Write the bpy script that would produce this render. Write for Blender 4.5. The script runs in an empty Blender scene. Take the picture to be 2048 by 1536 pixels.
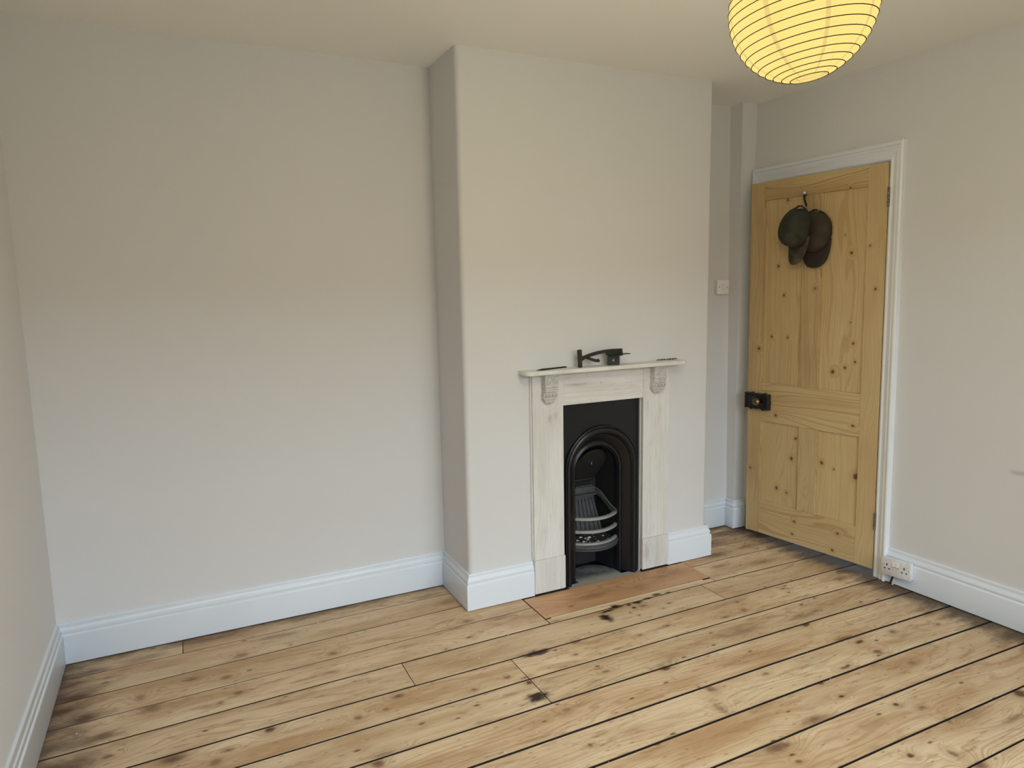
import bpy, bmesh, math, random
import numpy as np
from mathutils import Vector, Matrix, noise as mnoise

C = bpy.context.scene.collection
sc = bpy.context.scene
rnd = random.Random(7)
PI = math.pi

# ------------------------------------------------------------------ camera, sky, light, exposure
CAM = (0.51258537, -3.12293649, 1.44142312)
YAW, PITCH, ROLL, FPX = 0.449516937, -0.13370131, -0.0185317656, 1384.82071
cy_, sy_, cp_, sp_ = math.cos(YAW), math.sin(YAW), math.cos(PITCH), math.sin(PITCH)
fwd = Vector((sy_ * cp_, cy_ * cp_, sp_))
rgt = Vector((cy_, -sy_, 0))
up = rgt.cross(fwd)
r2 = math.cos(ROLL) * rgt + math.sin(ROLL) * up
u2 = -math.sin(ROLL) * rgt + math.cos(ROLL) * up
cd = bpy.data.cameras.new('camera')
cam = bpy.data.objects.new('camera', cd)
C.objects.link(cam)
cd.sensor_width = 36.0
cd.lens = FPX / 2048 * 36.0
cd.clip_start = 0.02
cam.matrix_world = Matrix(((r2.x, u2.x, -fwd.x, CAM[0]), (r2.y, u2.y, -fwd.y, CAM[1]), (r2.z, u2.z, -fwd.z, CAM[2]), (0, 0, 0, 1)))
sc.camera = cam

SKY = (0.71, 0.865, 1.0)
SKY_STRENGTH = 12.6
world = bpy.data.worlds.new('sky')
sc.world = world
world.use_nodes = True
bg = world.node_tree.nodes['Background']
bg.inputs[0].default_value = (*SKY, 1)
bg.inputs[1].default_value = SKY_STRENGTH

LAMP_GLOW = 1.0          # paper lantern radiance
LAMP_BULB = 182.0        # watts; about an eighth of it comes straight through the thin paper
YF = -4.1                # wall with the window, behind the camera
WIN = (0.35, 3.15, 0.55, 2.22)   # x0 x1 z0 z1 of the window opening
al = bpy.data.lights.new('window_portal', 'AREA')
al.shape = 'RECTANGLE'
al.size, al.size_y = WIN[1] - WIN[0], WIN[3] - WIN[2]
al.cycles.is_portal = True
ao = bpy.data.objects.new('window_portal', al)
C.objects.link(ao)
ao.location = ((WIN[0] + WIN[1]) / 2, YF - 0.02, (WIN[2] + WIN[3]) / 2)
ao.rotation_euler = (PI / 2, 0, 0)     # faces +y, into the room

vs = sc.view_settings
sc.display_settings.display_device = 'sRGB'
vs.view_transform = 'Standard'
vs.look = 'None'
vs.exposure = 0.0
vs.gamma = 1.0
vs.use_curve_mapping = False
sc.cycles.use_denoising = True
sc.cycles.max_bounces = 12
sc.cycles.diffuse_bounces = 8
sc.cycles.sample_clamp_indirect = 6.0
sc.cycles.caustics_reflective = False
sc.cycles.caustics_refractive = False

# ------------------------------------------------------------------ helpers
def lin(r, g, b):
    f = lambda c: c / 12.92 if c <= 0.04045 else ((c + 0.055) / 1.055) ** 2.4
    return (f(r / 255), f(g / 255), f(b / 255), 1)

class N:
    """tiny node-tree writer"""
    def __init__(s, name):
        s.m = bpy.data.materials.new(name)
        s.m.use_nodes = True
        s.t = s.m.node_tree
        s.b = s.t.nodes['Principled BSDF']
        s.out = s.t.nodes['Material Output']
    def n(s, kind, **kw):
        o = s.t.nodes.new(kind)
        for k, v in kw.items():
            setattr(o, k, v)
        return o
    def put(s, sock, v):
        if hasattr(v, 'is_linked') or isinstance(v, bpy.types.NodeSocket):
            s.t.links.new(v, sock)
        else:
            sock.default_value = v
    def math(s, op, a, b=0.0, c=None, clamp=False):
        o = s.n('ShaderNodeMath', operation=op, use_clamp=clamp)
        s.put(o.inputs[0], a); s.put(o.inputs[1], b)
        if c is not None: s.put(o.inputs[2], c)
        return o.outputs[0]
    def vmath(s, op, a, b=None):
        o = s.n('ShaderNodeVectorMath', operation=op)
        s.put(o.inputs[0], a)
        if b is not None: s.put(o.inputs[1], b)
        return o.outputs['Value'] if op in ('LENGTH', 'DOT_PRODUCT', 'DISTANCE') else o.outputs[0]
    def rng(s, v, a, b, c=0.0, d=1.0, smooth=True):
        o = s.n('ShaderNodeMapRange', interpolation_type='SMOOTHSTEP' if smooth else 'LINEAR')
        s.put(o.inputs[0], v)
        for i, q in enumerate((a, b, c, d)): s.put(o.inputs[1 + i], q)
        return o.outputs[0]
    def noise(s, vec, scale=1.0, detail=2.0, rough=0.5, dist=0.0):
        o = s.n('ShaderNodeTexNoise')
        if vec is not None: s.put(o.inputs['Vector'], vec)
        o.inputs['Scale'].default_value = scale
        o.inputs['Detail'].default_value = detail
        o.inputs['Roughness'].default_value = rough
        o.inputs['Distortion'].default_value = dist
        return o.outputs[0]
    def noise1(s, w, scale=1.0, detail=1.0):
        o = s.n('ShaderNodeTexNoise', noise_dimensions='1D')
        s.put(o.inputs['W'], w)
        o.inputs['Scale'].default_value = scale
        o.inputs['Detail'].default_value = detail
        return o.outputs[0]
    def mix(s, f, a, b, mode='MIX'):
        o = s.n('ShaderNodeMix', data_type='RGBA', blend_type=mode)
        s.put(o.inputs[0], f); s.put(o.inputs[6], a); s.put(o.inputs[7], b)
        return o.outputs[2]
    def xyz(s, x, y, z):
        o = s.n('ShaderNodeCombineXYZ')
        for i, v in enumerate((x, y, z)): s.put(o.inputs[i], v)
        return o.outputs[0]
    def sep(s, v):
        o = s.n('ShaderNodeSeparateXYZ'); s.put(o.inputs[0], v)
        return o.outputs
    def obj(s):
        return s.n('ShaderNodeTexCoord').outputs['Object']
    def pos(s):
        return s.n('ShaderNodeNewGeometry').outputs['Position']
    def bump(s, h, strength=0.2, dist=0.002):
        o = s.n('ShaderNodeBump')
        o.inputs['Strength'].default_value = strength
        o.inputs['Distance'].default_value = dist
        s.put(o.inputs['Height'], h)
        s.t.links.new(o.outputs[0], s.b.inputs['Normal'])
    def set(s, col=None, rough=None, metal=None, spec=None):
        for k, v in (('Base Color', col), ('Roughness', rough), ('Metallic', metal), ('Specular IOR Level', spec)):
            if v is not None: s.put(s.b.inputs[k], v)
        return s.m

def plain(name, col, rough=0.6, metal=0.0, var=0.06, scale=25.0, bump=0.0, bscale=60.0, spec=None):
    k = N(name)
    v = k.obj()
    f = k.noise(v, scale, 3.0)
    a = tuple(min(1, c * (1 + var)) for c in col[:3]) + (1,)
    b = tuple(c * (1 - var) for c in col[:3]) + (1,)
    c = k.mix(f, a, b)
    if bump: k.bump(k.noise(v, bscale, 3.0), bump, 0.002)
    return k.set(c, rough, metal, spec)

def wood(name, grain, cols, knots=(), seed=0.0, freq=1.0, rough=0.55, patch=0.45, line=0.6, specks=0.0, edge_dirt=False, grey=None, mottle=0.15):
    """grain = axis along which the fibres run and the one across; cols = light, mid, dark"""
    k = N(name)
    P = k.obj()
    s = k.sep(P)
    L, T, D = s['xyz'.index(grain[0])], s['xyz'.index(grain[1])], s[3 - 'xyz'.index(grain[0]) - 'xyz'.index(grain[1])]
    warp = k.noise(k.xyz(k.math('MULTIPLY', L, 26.0), k.math('MULTIPLY', T, 60.0), seed), 1.0, 3.0, 0.65)
    wob = k.math('MULTIPLY', k.math('SUBTRACT', warp, 0.5), 1.5)
    n1 = k.noise(k.xyz(k.math('MULTIPLY', L, 0.8), k.math('MULTIPLY', T, 5.0), seed + 3.3), 1.0, 2.0)
    field = k.math('ADD', k.math('MULTIPLY', T, 26.0), k.math('MULTIPLY', n1, 7.0))
    kmask = 0.0
    black = False
    halo = 0.0
    for (kl, kt, sl, st, dk) in knots:
        dx = k.math('MULTIPLY', k.math('SUBTRACT', L, kl), 1.0 / sl)
        dy = k.math('MULTIPLY', k.math('SUBTRACT', T, kt), 1.0 / st)
        d = k.math('SQRT', k.math('ADD', k.math('MULTIPLY', dx, dx), k.math('MULTIPLY', dy, dy)))
        dw = k.math('ADD', d, wob)
        kmask = k.math('MAXIMUM', kmask, k.rng(dw, 1.15 if dk > .88 else 1.35, 0.35 if dk > .88 else 0.1, 0.0, dk if dk > .88 else dk * .9))
        black = black or dk > .97
        if dk < 0.97:
            field = k.math('ADD', field, k.rng(d, 0.0, 4.0, 1.4, 0.0))
            halo = k.math('MAXIMUM', halo, k.rng(dw, 3.2, 0.5, 0.0, 0.55 * dk))
    g = k.noise1(k.math('ADD', k.math('MULTIPLY', field, 5.0 * freq), seed), 1.0, 2.0)
    late = k.rng(g, 0.46, 0.66)
    fib = k.noise(k.xyz(k.math('MULTIPLY', L, 7.0), k.math('MULTIPLY', T, 260.0), D), 1.0, 2.0)
    pt = k.noise(k.xyz(k.math('MULTIPLY', L, 1.7), k.math('MULTIPLY', T, 7.0), seed + 9.1), 1.0, 4.0, 0.6)
    light, mid, dark = cols
    mot = k.noise(k.xyz(k.math('MULTIPLY', L, 7.0), k.math('MULTIPLY', T, 34.0), seed + 4.4), 1.0, 4.0, 0.7)
    c = k.mix(k.math('MULTIPLY', k.rng(pt, 0.35, 0.75), patch), light, mid)
    c = k.mix(k.math('MULTIPLY', late, line), c, tuple(0.6 * m + 0.4 * d for m, d in zip(mid[:3], dark[:3])) + (1,))
    c = k.mix(k.math('MULTIPLY', k.rng(mot, 0.50, 0.74), mottle), c, tuple(0.62 * m + 0.38 * d for m, d in zip(mid[:3], dark[:3])) + (1,))
    c = k.mix(k.math('MULTIPLY', k.rng(fib, 0.45, 0.75), 0.22), c, mid)
    if grey is not None:
        gn = k.noise(k.xyz(k.math('MULTIPLY', L, 4.0), k.math('MULTIPLY', T, 22.0), seed + 1.7), 1.0, 4.0, 0.65)
        c = k.mix(k.rng(gn, 0.58, 0.74, 0.0, grey[3]), c, (*grey[:3], 1))
    if knots:
        c = k.mix(halo, c, tuple(0.75 * m + 0.25 * d for m, d in zip(mid[:3], dark[:3])) + (1,))
    if edge_dirt:
        # old varnish and dirt left in a ragged border along the walls, where the sander did not reach
        w = k.math('MULTIPLY', k.math('SUBTRACT', k.noise(k.xyz(k.math('MULTIPLY', L, 6.0), k.math('MULTIPLY', T, 14.0), 2.0), 1.0, 4.0, 0.65), 0.5), 0.5)
        dl = k.math('ADD', k.math('ADD', L, k.math('MULTIPLY', T, 0.0)), w)
        e1 = k.rng(dl, 0.24, -0.02)
        db = k.math('ADD', k.math('MULTIPLY', T, -1.0), k.math('MULTIPLY', w, 0.35))
        e2 = k.math('MULTIPLY', k.rng(db, 0.085, 0.005), 0.8)
        dr = k.math('ADD', k.math('SUBTRACT', k.math('SUBTRACT', 3.50, L), k.math('MULTIPLY', T, 0.036)), k.math('MULTIPLY', w, 0.7))
        e3 = k.math('MULTIPLY', k.rng(dr, 0.20, 0.02), 0.97)
        e = k.math('MAXIMUM', k.math('MULTIPLY', e1, 0.92), k.math('MAXIMUM', e2, e3))
        c = k.mix(k.math('MULTIPLY', e, 0.9), c, lin(62, 47, 34))
    if specks:
        vo = k.n('ShaderNodeTexVoronoi', feature='F1')
        k.put(vo.inputs['Vector'], k.xyz(k.math('MULTIPLY', L, 0.45), T, seed))
        vo.inputs['Scale'].default_value = 26.0
        cell = k.sep(vo.outputs['Color'])[0]
        sp = k.math('MULTIPLY', k.rng(vo.outputs['Distance'], 0.20, 0.06), k.math('GREATER_THAN', cell, 1.0 - specks))
        c = k.mix(k.math('MULTIPLY', sp, 0.8), c, (0.05, 0.03, 0.02, 1))
        v2 = k.n('ShaderNodeTexVoronoi', feature='F1')
        k.put(v2.inputs['Vector'], k.xyz(k.math('MULTIPLY', L, 0.3), T, seed + 5))
        v2.inputs['Scale'].default_value = 75.0
        cell2 = k.sep(v2.outputs['Color'])[0]
        sp2 = k.math('MULTIPLY', k.rng(v2.outputs['Distance'], 0.3, 0.1), k.math('GREATER_THAN', cell2, 0.78))
        c = k.mix(k.math('MULTIPLY', sp2, 0.45), c, dark)
    if knots:
        c = k.mix(kmask, c, (dark[0] * 0.25, dark[1] * 0.25, dark[2] * 0.25, 1) if black else (dark[0] * 0.75, dark[1] * 0.55, dark[2] * 0.5, 1))
    k.bump(k.math('ADD', k.math('MULTIPLY', late, 0.6), k.math('MULTIPLY', fib, 0.4)), 0.25, 0.0012)
    return k.set(c, rough, None, 0.35)

def link(name, me, parent=None, mat=None, smooth=False, **props):
    o = bpy.data.objects.new(name, me)
    C.objects.link(o)
    if parent is not None: o.parent = parent
    if mat is not None:
        me.materials.clear(); me.materials.append(mat)
    if smooth:
        me.shade_smooth()
        me.set_sharp_from_angle(angle=math.radians(38 if smooth is True else smooth))
    for a, b in props.items(): o[a] = b
    return o

class MB:
    """collects verts and faces of one mesh"""
    def __init__(s): s.v, s.f = [], []
    def add(s, vs_, fs):
        b = len(s.v); s.v += [tuple(p) for p in vs_]; s.f += [tuple(i + b for i in f) for f in fs]; return s
    def box(s, x0, x1, y0, y1, z0, z1):
        return s.add([(x, y, z) for z in (z0, z1) for y in (y0, y1) for x in (x0, x1)],
                     [(0, 2, 3, 1), (4, 5, 7, 6), (0, 1, 5, 4), (2, 6, 7, 3), (0, 4, 6, 2), (1, 3, 7, 5)])
    def cbox(s, x0, x1, y0, y1, z0, z1, c=0.002):
        """box with chamfered edges"""
        bm = bmesh.new()
        bmesh.ops.create_cube(bm, size=1.0)
        bmesh.ops.scale(bm, vec=(x1 - x0, y1 - y0, z1 - z0), verts=bm.verts)
        bmesh.ops.translate(bm, vec=((x0 + x1) / 2, (y0 + y1) / 2, (z0 + z1) / 2), verts=bm.verts)
        bmesh.ops.bevel(bm, geom=list(bm.edges), offset=c, segments=2, affect='EDGES', profile=0.5)
        bm.verts.index_update()
        s.add([v.co[:] for v in bm.verts], [[v.index for v in f.verts] for f in bm.faces]); bm.free(); return s
    def prism(s, poly, z0, z1, axis='z'):
        """poly: 2-d outline, counter-clockwise; extruded along an axis"""
        n = len(poly)
        P = {'z': lambda a, b, c: (a, b, c), 'y': lambda a, b, c: (a, c, b), 'x': lambda a, b, c: (c, a, b)}[axis]
        v = [P(a, b, z0) for a, b in poly] + [P(a, b, z1) for a, b in poly]
        f = [(i, (i + 1) % n, n + (i + 1) % n, n + i) for i in range(n)] + [tuple(range(n))[::-1], tuple(range(n, 2 * n))]
        return s.add(v, f)
    def grid(s, rows, closed=False, caps=False):
        """rows of equal length, joined with quads; closed: each row is a loop"""
        m = len(rows[0]); v = [p for r in rows for p in r]
        f = []
        for i in range(len(rows) - 1):
            for j in range(m if closed else m - 1):
                k = (j + 1) % m
                f.append((i * m + j, i * m + k, (i + 1) * m + k, (i + 1) * m + j))
        if caps:
            f.append(tuple(range(m))[::-1]); f.append(tuple(range((len(rows) - 1) * m, len(rows) * m)))
        return s.add(v, f)
    def tube(s, pts, r, n=8, caps=True, flat=None):
        """round bar along points; r a number or one per point; flat=(w,h) gives a rectangular bar"""
        pts = [Vector(p) for p in pts]
        rows = []
        prev = None
        for i, p in enumerate(pts):
            t = (pts[min(i + 1, len(pts) - 1)] - pts[max(i - 1, 0)]).normalized()
            if prev is None:
                a = Vector((0, 0, 1)) if abs(t.z) < 0.9 else Vector((0, 1, 0))
                prev = (a - t * a.dot(t)).normalized()
            else:
                prev = (prev - t * prev.dot(t)).normalized()
            b = t.cross(prev)
            rr = r[i] if isinstance(r, (list, tuple)) else r
            if flat:
                w, h = flat
                rows.append([p + prev * y * h / 2 * rr + b * x * w / 2 * rr for x, y in ((-1, -1), (1, -1), (1, 1), (-1, 1))])
            else:
                rows.append([p + (prev * math.cos(2 * PI * k / n) + b * math.sin(2 * PI * k / n)) * rr for k in range(n)])
        return s.grid(rows, closed=True, caps=caps)
    def lathe(s, prof, origin, axis=(0, 0, 1), n=24, caps=True):
        """prof: (radius, height) pairs along the axis"""
        ax = Vector(axis).normalized()
        a = Vector((1, 0, 0)) if abs(ax.x) < 0.9 else Vector((0, 1, 0))
        e1 = (a - ax * a.dot(ax)).normalized(); e2 = ax.cross(e1); o = Vector(origin)
        rows = [[o + ax * h + (e1 * math.cos(2 * PI * k / n) + e2 * math.sin(2 * PI * k / n)) * r for k in range(n)] for r, h in prof]
        return s.grid(rows, closed=True, caps=caps)
    def map(s, fn):
        s.v = [tuple(fn(Vector(p))) for p in s.v]; return s
    def mesh(s, name, fix=True):
        me = bpy.data.meshes.new(name)
        me.from_pydata(s.v, [], s.f)
        if fix:
            bm = bmesh.new(); bm.from_mesh(me)
            bmesh.ops.remove_doubles(bm, verts=bm.verts, dist=1e-6)
            bmesh.ops.recalc_face_normals(bm, faces=bm.faces)
            bm.to_mesh(me); bm.free()
        return me
    def put(s, name, mat, parent=None, smooth=False, fix=True, **props):
        return link(name, s.mesh(name, fix), parent, mat, smooth, **props)

def empty(name, loc=(0, 0, 0), rot=0.0, **props):
    o = bpy.data.objects.new(name, None)
    o.empty_display_size = 0.1
    C.objects.link(o); o.location = loc; o.rotation_euler = (0, 0, rot)
    for a, b in props.items(): o[a] = b
    return o

def arc(cx, cy, r, a0, a1, n):
    return [(cx + r * math.cos(a0 + (a1 - a0) * i / n), cy + r * math.sin(a0 + (a1 - a0) * i / n)) for i in range(n + 1)]

# ------------------------------------------------------------------ room measures
A_, B_, DP, W, HS, SK, H = 1.62977, 3.00681, 0.326764, 3.52519, 0.1707, 0.0358579, 2.45
T_ = 0.022                     # skirting thickness
FY = -DP                       # face of the chimney breast
RW_ROT = -(PI / 2 - SK)        # right wall frame: x runs towards the camera, -y is the room
def rwall(name, **props):
    return empty(name, (W, 0, 0), RW_ROT, **props)
def rw_world(s, off, z):
    return Vector((W + math.sin(SK) * s - math.cos(SK) * off, -math.cos(SK) * s - math.sin(SK) * off, z))
def lean(p):                   # the old door opening is a little out of plumb
    return Vector((p.x + 0.011 * (2.05 - p.z), p.y, p.z))

# ------------------------------------------------------------------ materials
def wall_mat(name, col, scuff=None):
    k = N(name)
    P = k.pos()
    f = k.noise(P, 0.9, 3.0)
    c = k.mix(f, tuple(x * 1.03 for x in col) + (1,), tuple(x * 0.97 for x in col) + (1,))
    if scuff:                                                # a grey rub mark on the paint
        d = k.vmath('LENGTH', k.vmath('MULTIPLY', k.vmath('SUBTRACT', P, scuff), (10.0, 16.0, 60.0)))
        c = k.mix(k.rng(k.math('ADD', d, k.math('MULTIPLY', k.noise(P, 60.0, 3.0), .9)), 1.5, .6, 0.0, .35), c, (.20, .19, .16, 1))
    h = k.math('ADD', k.math('MULTIPLY', k.noise(P, 3.0, 2.0), 4.0), k.math('MULTIPLY', k.noise(P, 140.0, 2.0), 0.10))
    k.bump(h, 0.35, 0.004)
    return k.set(c, 0.75, None, 0.25)
WALL = wall_mat('wall_paint', (0.665, 0.662, 0.668))
WALL_R = wall_mat('wall_paint_scuffed', (0.665, 0.662, 0.668), (3.581, -1.551, 0.662))
CEIL = wall_mat('ceiling_paint', (0.87, 0.87, 0.85))
def paint_mat(name, col, chips=0.0, grime=0.0):
    k = N(name)
    P = k.obj()
    c = k.mix(k.noise(P, 5.0, 3.0), tuple(x * 1.02 for x in col) + (1,), tuple(x * 0.96 for x in col) + (1,))
    if grime:
        c = k.mix(k.rng(k.noise(P, 14.0, 4.0, 0.65), 0.52, 0.75, 0.0, grime), c, (0.42, 0.39, 0.30, 1))
    if chips:
        c = k.mix(k.rng(k.noise(P, 70.0, 3.0, 0.7), 0.70, 0.74, 0.0, chips), c, (0.06, 0.05, 0.045, 1))
    k.bump(k.noise(P, 30.0, 3.0), 0.12, 0.002)
    return k.set(c, 0.33)
WHITE = paint_mat('white_gloss_paint', (0.72, 0.765, 0.83))
WHITE2 = paint_mat('white_chipped_paint', (0.80, 0.82, 0.84), chips=0.5)
PLASTIC = paint_mat('white_plastic', (0.86, 0.84, 0.83))
PLASTIC_OLD = paint_mat('grimy_plastic', (0.74, 0.725, 0.745), grime=0.7)
SLOT = plain('black_slot', (0.01, 0.01, 0.01), 0.8)
IRON = plain('black_cast_iron', (0.0085, 0.0088, 0.0105), 0.30, 0.0, 0.25, 40, 0.15, 180, spec=0.42)
SOOT = plain('sooty_iron', (0.010, 0.010, 0.011), 0.62, 0.0, 0.3, 30, 0.3, 150)
ASHY = plain('ash_dusted_iron', (0.055, 0.055, 0.059), 0.6, 0.1, 0.4, 60, 0.3, 200)
BAR = plain('worn_grate_iron', (0.33, 0.33, 0.335), 0.5, 0.3, 0.35, 70, 0.25, 220)
ASH = plain('pale_ash', (0.45, 0.42, 0.37), 0.95, 0.0, 0.3, 120)
RUST = plain('rusty_iron', (0.042, 0.028, 0.022), 0.7, 0.35, 0.5, 160, 0.6, 260)
DARKIRON = plain('dark_green_iron', (0.030, 0.031, 0.026), 0.5, 0.45, 0.3, 120, 0.3, 260)
BLACKLOCK = plain('black_japanned_iron', (0.012, 0.013, 0.013), 0.30, 0.0, 0.3, 90, 0.35, 160, spec=0.6)
BRASS = plain('aged_brass', (0.20, 0.165, 0.085), 0.28, 1.0, 0.2, 60)
BRASS2 = plain('dark_bronze', (0.03, 0.02, 0.014), 0.4, 0.7, 0.3, 60)
CHROME = plain('mottled_chrome', (0.62, 0.62, 0.58), 0.16, 0.85, 0.25, 160)
DARK = plain('dark_void', (0.012, 0.010, 0.009), 0.95)
CABLE_W = plain('white_cable', (0.62, 0.60, 0.56), 0.5)
CABLE_B = plain('black_cable', (0.02, 0.02, 0.02), 0.5)
def slate_mat():
    k = N('dusty_hearth_stone'); P = k.pos(); s = k.sep(P)
    n = k.noise(P, 9.0, 5.0, 0.65)
    c = k.mix(k.rng(n, 0.35, 0.7), lin(70, 72, 76), lin(120, 121, 122))
    front = k.rng(k.math('ADD', s[1], k.math('MULTIPLY', k.math('SUBTRACT', n, 0.5), 0.06)), FY + 0.075, FY + 0.01)
    c = k.mix(k.math('MULTIPLY', front, 0.8), c, lin(165, 162, 155))     # spilt mortar along the front edge
    v = k.n('ShaderNodeTexVoronoi'); k.put(v.inputs['Vector'], P); v.inputs['Scale'].default_value = 90.0
    sp = k.math('MULTIPLY', k.rng(v.outputs['Distance'], 0.25, 0.1), k.math('GREATER_THAN', k.sep(v.outputs['Color'])[0], 0.9))
    c = k.mix(sp, c, lin(215, 212, 205))
    k.bump(n, 0.4, 0.004)
    return k.set(c, 0.85)
SLATE = slate_mat()

FL = lin(222, 198, 165); FM = lin(183, 147, 108); FD = lin(96, 60, 36)
DL = lin(202, 178, 132); DM = lin(180, 148, 100); DD = lin(112, 72, 40)
WLc = (0.745, 0.745, 0.725, 1); WMc = (0.60, 0.58, 0.55, 1); WDc = (0.34, 0.25, 0.19, 1)

# ------------------------------------------------------------------ room shell
def wall(name, mb, mat=WALL, parent=None):
    return mb.put(name, mat, parent, smooth=True, kind='structure')
wall('wall_left', MB().box(-0.12, 0, YF - 0.12, 0.12, -0.2, H + 0.1))
wall('wall_back', MB().box(0, W + 0.3, 0, 0.12, -0.2, H + 0.1))
# chimney breast with rounded plaster corners and a hole for the grate
OX0, OX1, OZ = 2.118, 2.570, 0.908
R_ = 0.022
br = MB()
left = [(A_, 0.0)] + arc(A_ + R_, FY + R_, R_, PI, 1.5 * PI, 6) + [(OX0, FY), (OX0, 0.0)]
right = [(OX1, 0.0), (OX1, FY)] + arc(B_ - R_, FY + R_, R_, 1.5 * PI, 2 * PI, 6) + [(B_, 0.0)]
br.prism(left, 0, H + 0.05); br.prism(right, 0, H + 0.05)
br.box(OX0, OX1, FY, 0.0, OZ, H + 0.05)
wall('wall_chimney_breast', br)
# boxed-in pipes in the far corner, leaning as in the old house
bx = MB().add([(3.420, 0, H + .05), (3.420, -0.094, H + .05), (3.58, -0.094, H + .05), (3.58, 0, H + .05),
               (3.458, 0, 0), (3.458, -0.062, 0), (3.58, -0.062, 0), (3.58, 0, 0)],
              [(0, 1, 2, 3), (4, 7, 6, 5), (0, 4, 5, 1), (1, 5, 6, 2), (2, 6, 7, 3), (3, 7, 4, 0)])
wall('wall_pipe_boxing', bx)
# right wall with its doorway
SO0, SO1, ZO = 0.150, 0.911, 2.012
wr = rwall('wall_right', kind='structure')
wb = MB().box(-0.25, SO0, 0, 0.12, -0.2, H + 0.1).box(SO1, 4.4, 0, 0.12, -0.2, H + 0.1).box(SO0, SO1, 0, 0.12, ZO, H + 0.1)
wall('plaster', wb.map(lean), WALL_R, wr)
wall('wall_hall_unseen', MB().box(W + 1.1, W + 1.2, -2.6, 1.0, -0.2, H + 0.1).box(W + 0.1, W + 1.2, 0.55, 0.65, -0.2, H + 0.1).box(W + 0.22, W + 1.2, -2.7, -2.6, -0.2, H + 0.1))  # unseen hall walls, added to keep sky light out of the door gap
wall('ceiling', MB().box(-0.12, W + 1.2, YF - 0.12, 0.8, H, H + 0.1), CEIL)
# front wall behind the camera with the window that lights the room
x0, x1, z0, z1 = WIN
fw = MB().box(-0.12, x0, YF - 0.25, YF, -0.2, H + 0.1).box(x1, W + 0.5, YF - 0.25, YF, -0.2, H + 0.1)
fw.box(x0, x1, YF - 0.25, YF, -0.2, z0).box(x0, x1, YF - 0.25, YF, z1, H + 0.1)
wall('wall_front', fw)
win = empty('window_1', (0, 0, 0), kind='structure')
wf = MB()
xm = (x0 + x1) / 2; zm = (z0 + z1) / 2
for a, b, c_, d_ in ((x0, x0 + .06, z0, z1), (x1 - .06, x1, z0, z1), (xm - .03, xm + .03, z0 + .06, z1 - .05), (x0 + .06, x1 - .06, z0, z0 + .06), (x0 + .06, x1 - .06, z1 - .05, z1)):
    MB().box(a, b, YF - 0.16, YF - 0.10, c_, d_).put('window_frame', WHITE, win)
for a, b in ((x0 + .06, xm - .03), (xm + .03, x1 - .06)):
    MB().box(a, b, YF - 0.145, YF - 0.115, zm - .02, zm + .02).put('meeting_rail', WHITE, win)
gk = N('window_glass')
gt = gk.n('ShaderNodeBsdfTransparent'); gg = gk.n('ShaderNodeBsdfGlossy'); gg.inputs['Roughness'].default_value = 0.02
fr = gk.n('ShaderNodeFresnel'); fr.inputs[0].default_value = 1.45
ms = gk.n('ShaderNodeMixShader')
gk.t.links.new(fr.outputs[0], ms.inputs[0]); gk.t.links.new(gt.outputs[0], ms.inputs[1]); gk.t.links.new(gg.outputs[0], ms.inputs[2])
gk.t.links.new(ms.outputs[0], gk.out.inputs[0])
for a, b in ((x0 + .06, xm - .03), (xm + .03, x1 - .06)):
    for c_, d_ in ((z0 + .06, zm - .02), (zm + .02, z1 - .05)):
        MB().box(a, b, YF - 0.132, YF - 0.128, c_, d_).put('window_pane', gk.m, win)
MB().cbox(x0 - .05, x1 + .05, YF - 0.1, YF + 0.05, z0 - .035, z0, 0.006).put('window_sill', WHITE, win)
MB().box(-25, 25, -40, YF - 0.6, -3.1, -3.0).put('ground', plain('garden_ground', (0.16, 0.17, 0.12), 0.9, 0, 0.4, 0.6), kind='structure')

# unseen terrace, added to cut low sky light on the upper walls
MB().prism([(-27, -3), (-20, -3), (-20, 3.2), (-23.5, 5.2), (-27, 3.2)], -22, 24, 'x').put('skyline_blocker', plain('blocker_brick', (0.30, 0.22, 0.17), 0.9, 0, 0.2, 0.8), kind='structure')

# ------------------------------------------------------------------ skirting boards (moulded profile, mitred)
PROF = [(T_, 0.0), (T_, 0.117), (0.0212, 0.1205), (0.0185, 0.1225), (0.0150, 0.1245), (0.0145, 0.1275), (0.0170, 0.1305), (0.0180, 0.1345),
        (0.0165, 0.1415), (0.0130, 0.1475), (0.0098, 0.1525), (0.0085, 0.1575), (0.0092, 0.1600), (0.0092, 0.1655), (0.0075, 0.1692), (0.0, 0.1707)]
def sweep(path, names, prof=PROF, mat=WHITE):
    prof = [(t, max(z, .0045)) for t, z in prof]
    path = [Vector((*p, 0)) for p in path]
    dirs = [(path[i + 1] - path[i]).normalized() for i in range(len(path) - 1)]
    nor = [Vector((d.y, -d.x, 0)) for d in dirs]
    off = []
    for i in range(len(path)):
        if i == 0: off.append(nor[0])
        elif i == len(path) - 1: off.append(nor[-1])
        else:
            m = (nor[i - 1] + nor[i]).normalized(); off.append(m / max(0.2, m.dot(nor[i])))
    for i, nm in enumerate(names):
        rows = [[path[j] + off[j] * t + Vector((0, 0, z)) for t, z in prof] + [path[j]] for j in (i, i + 1)]
        MB().grid(rows, closed=True, caps=True).put(nm, mat, None, smooth=50, kind='structure')
sweep([(0, YF), (0, 0), (A_, 0), (A_, FY), (1.9515, FY)], ['baseboard_left', 'baseboard_back', 'baseboard_breast_left', 'baseboard_breast_front_left'])
sweep([(2.7375, FY), (B_, FY), (B_, 0), (3.449, 0), (3.450, -0.068), (3.522, -0.070)],
      ['baseboard_breast_front_right', 'baseboard_breast_right', 'baseboard_alcove', 'baseboard_boxing_side', 'baseboard_boxing_front'])
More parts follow.
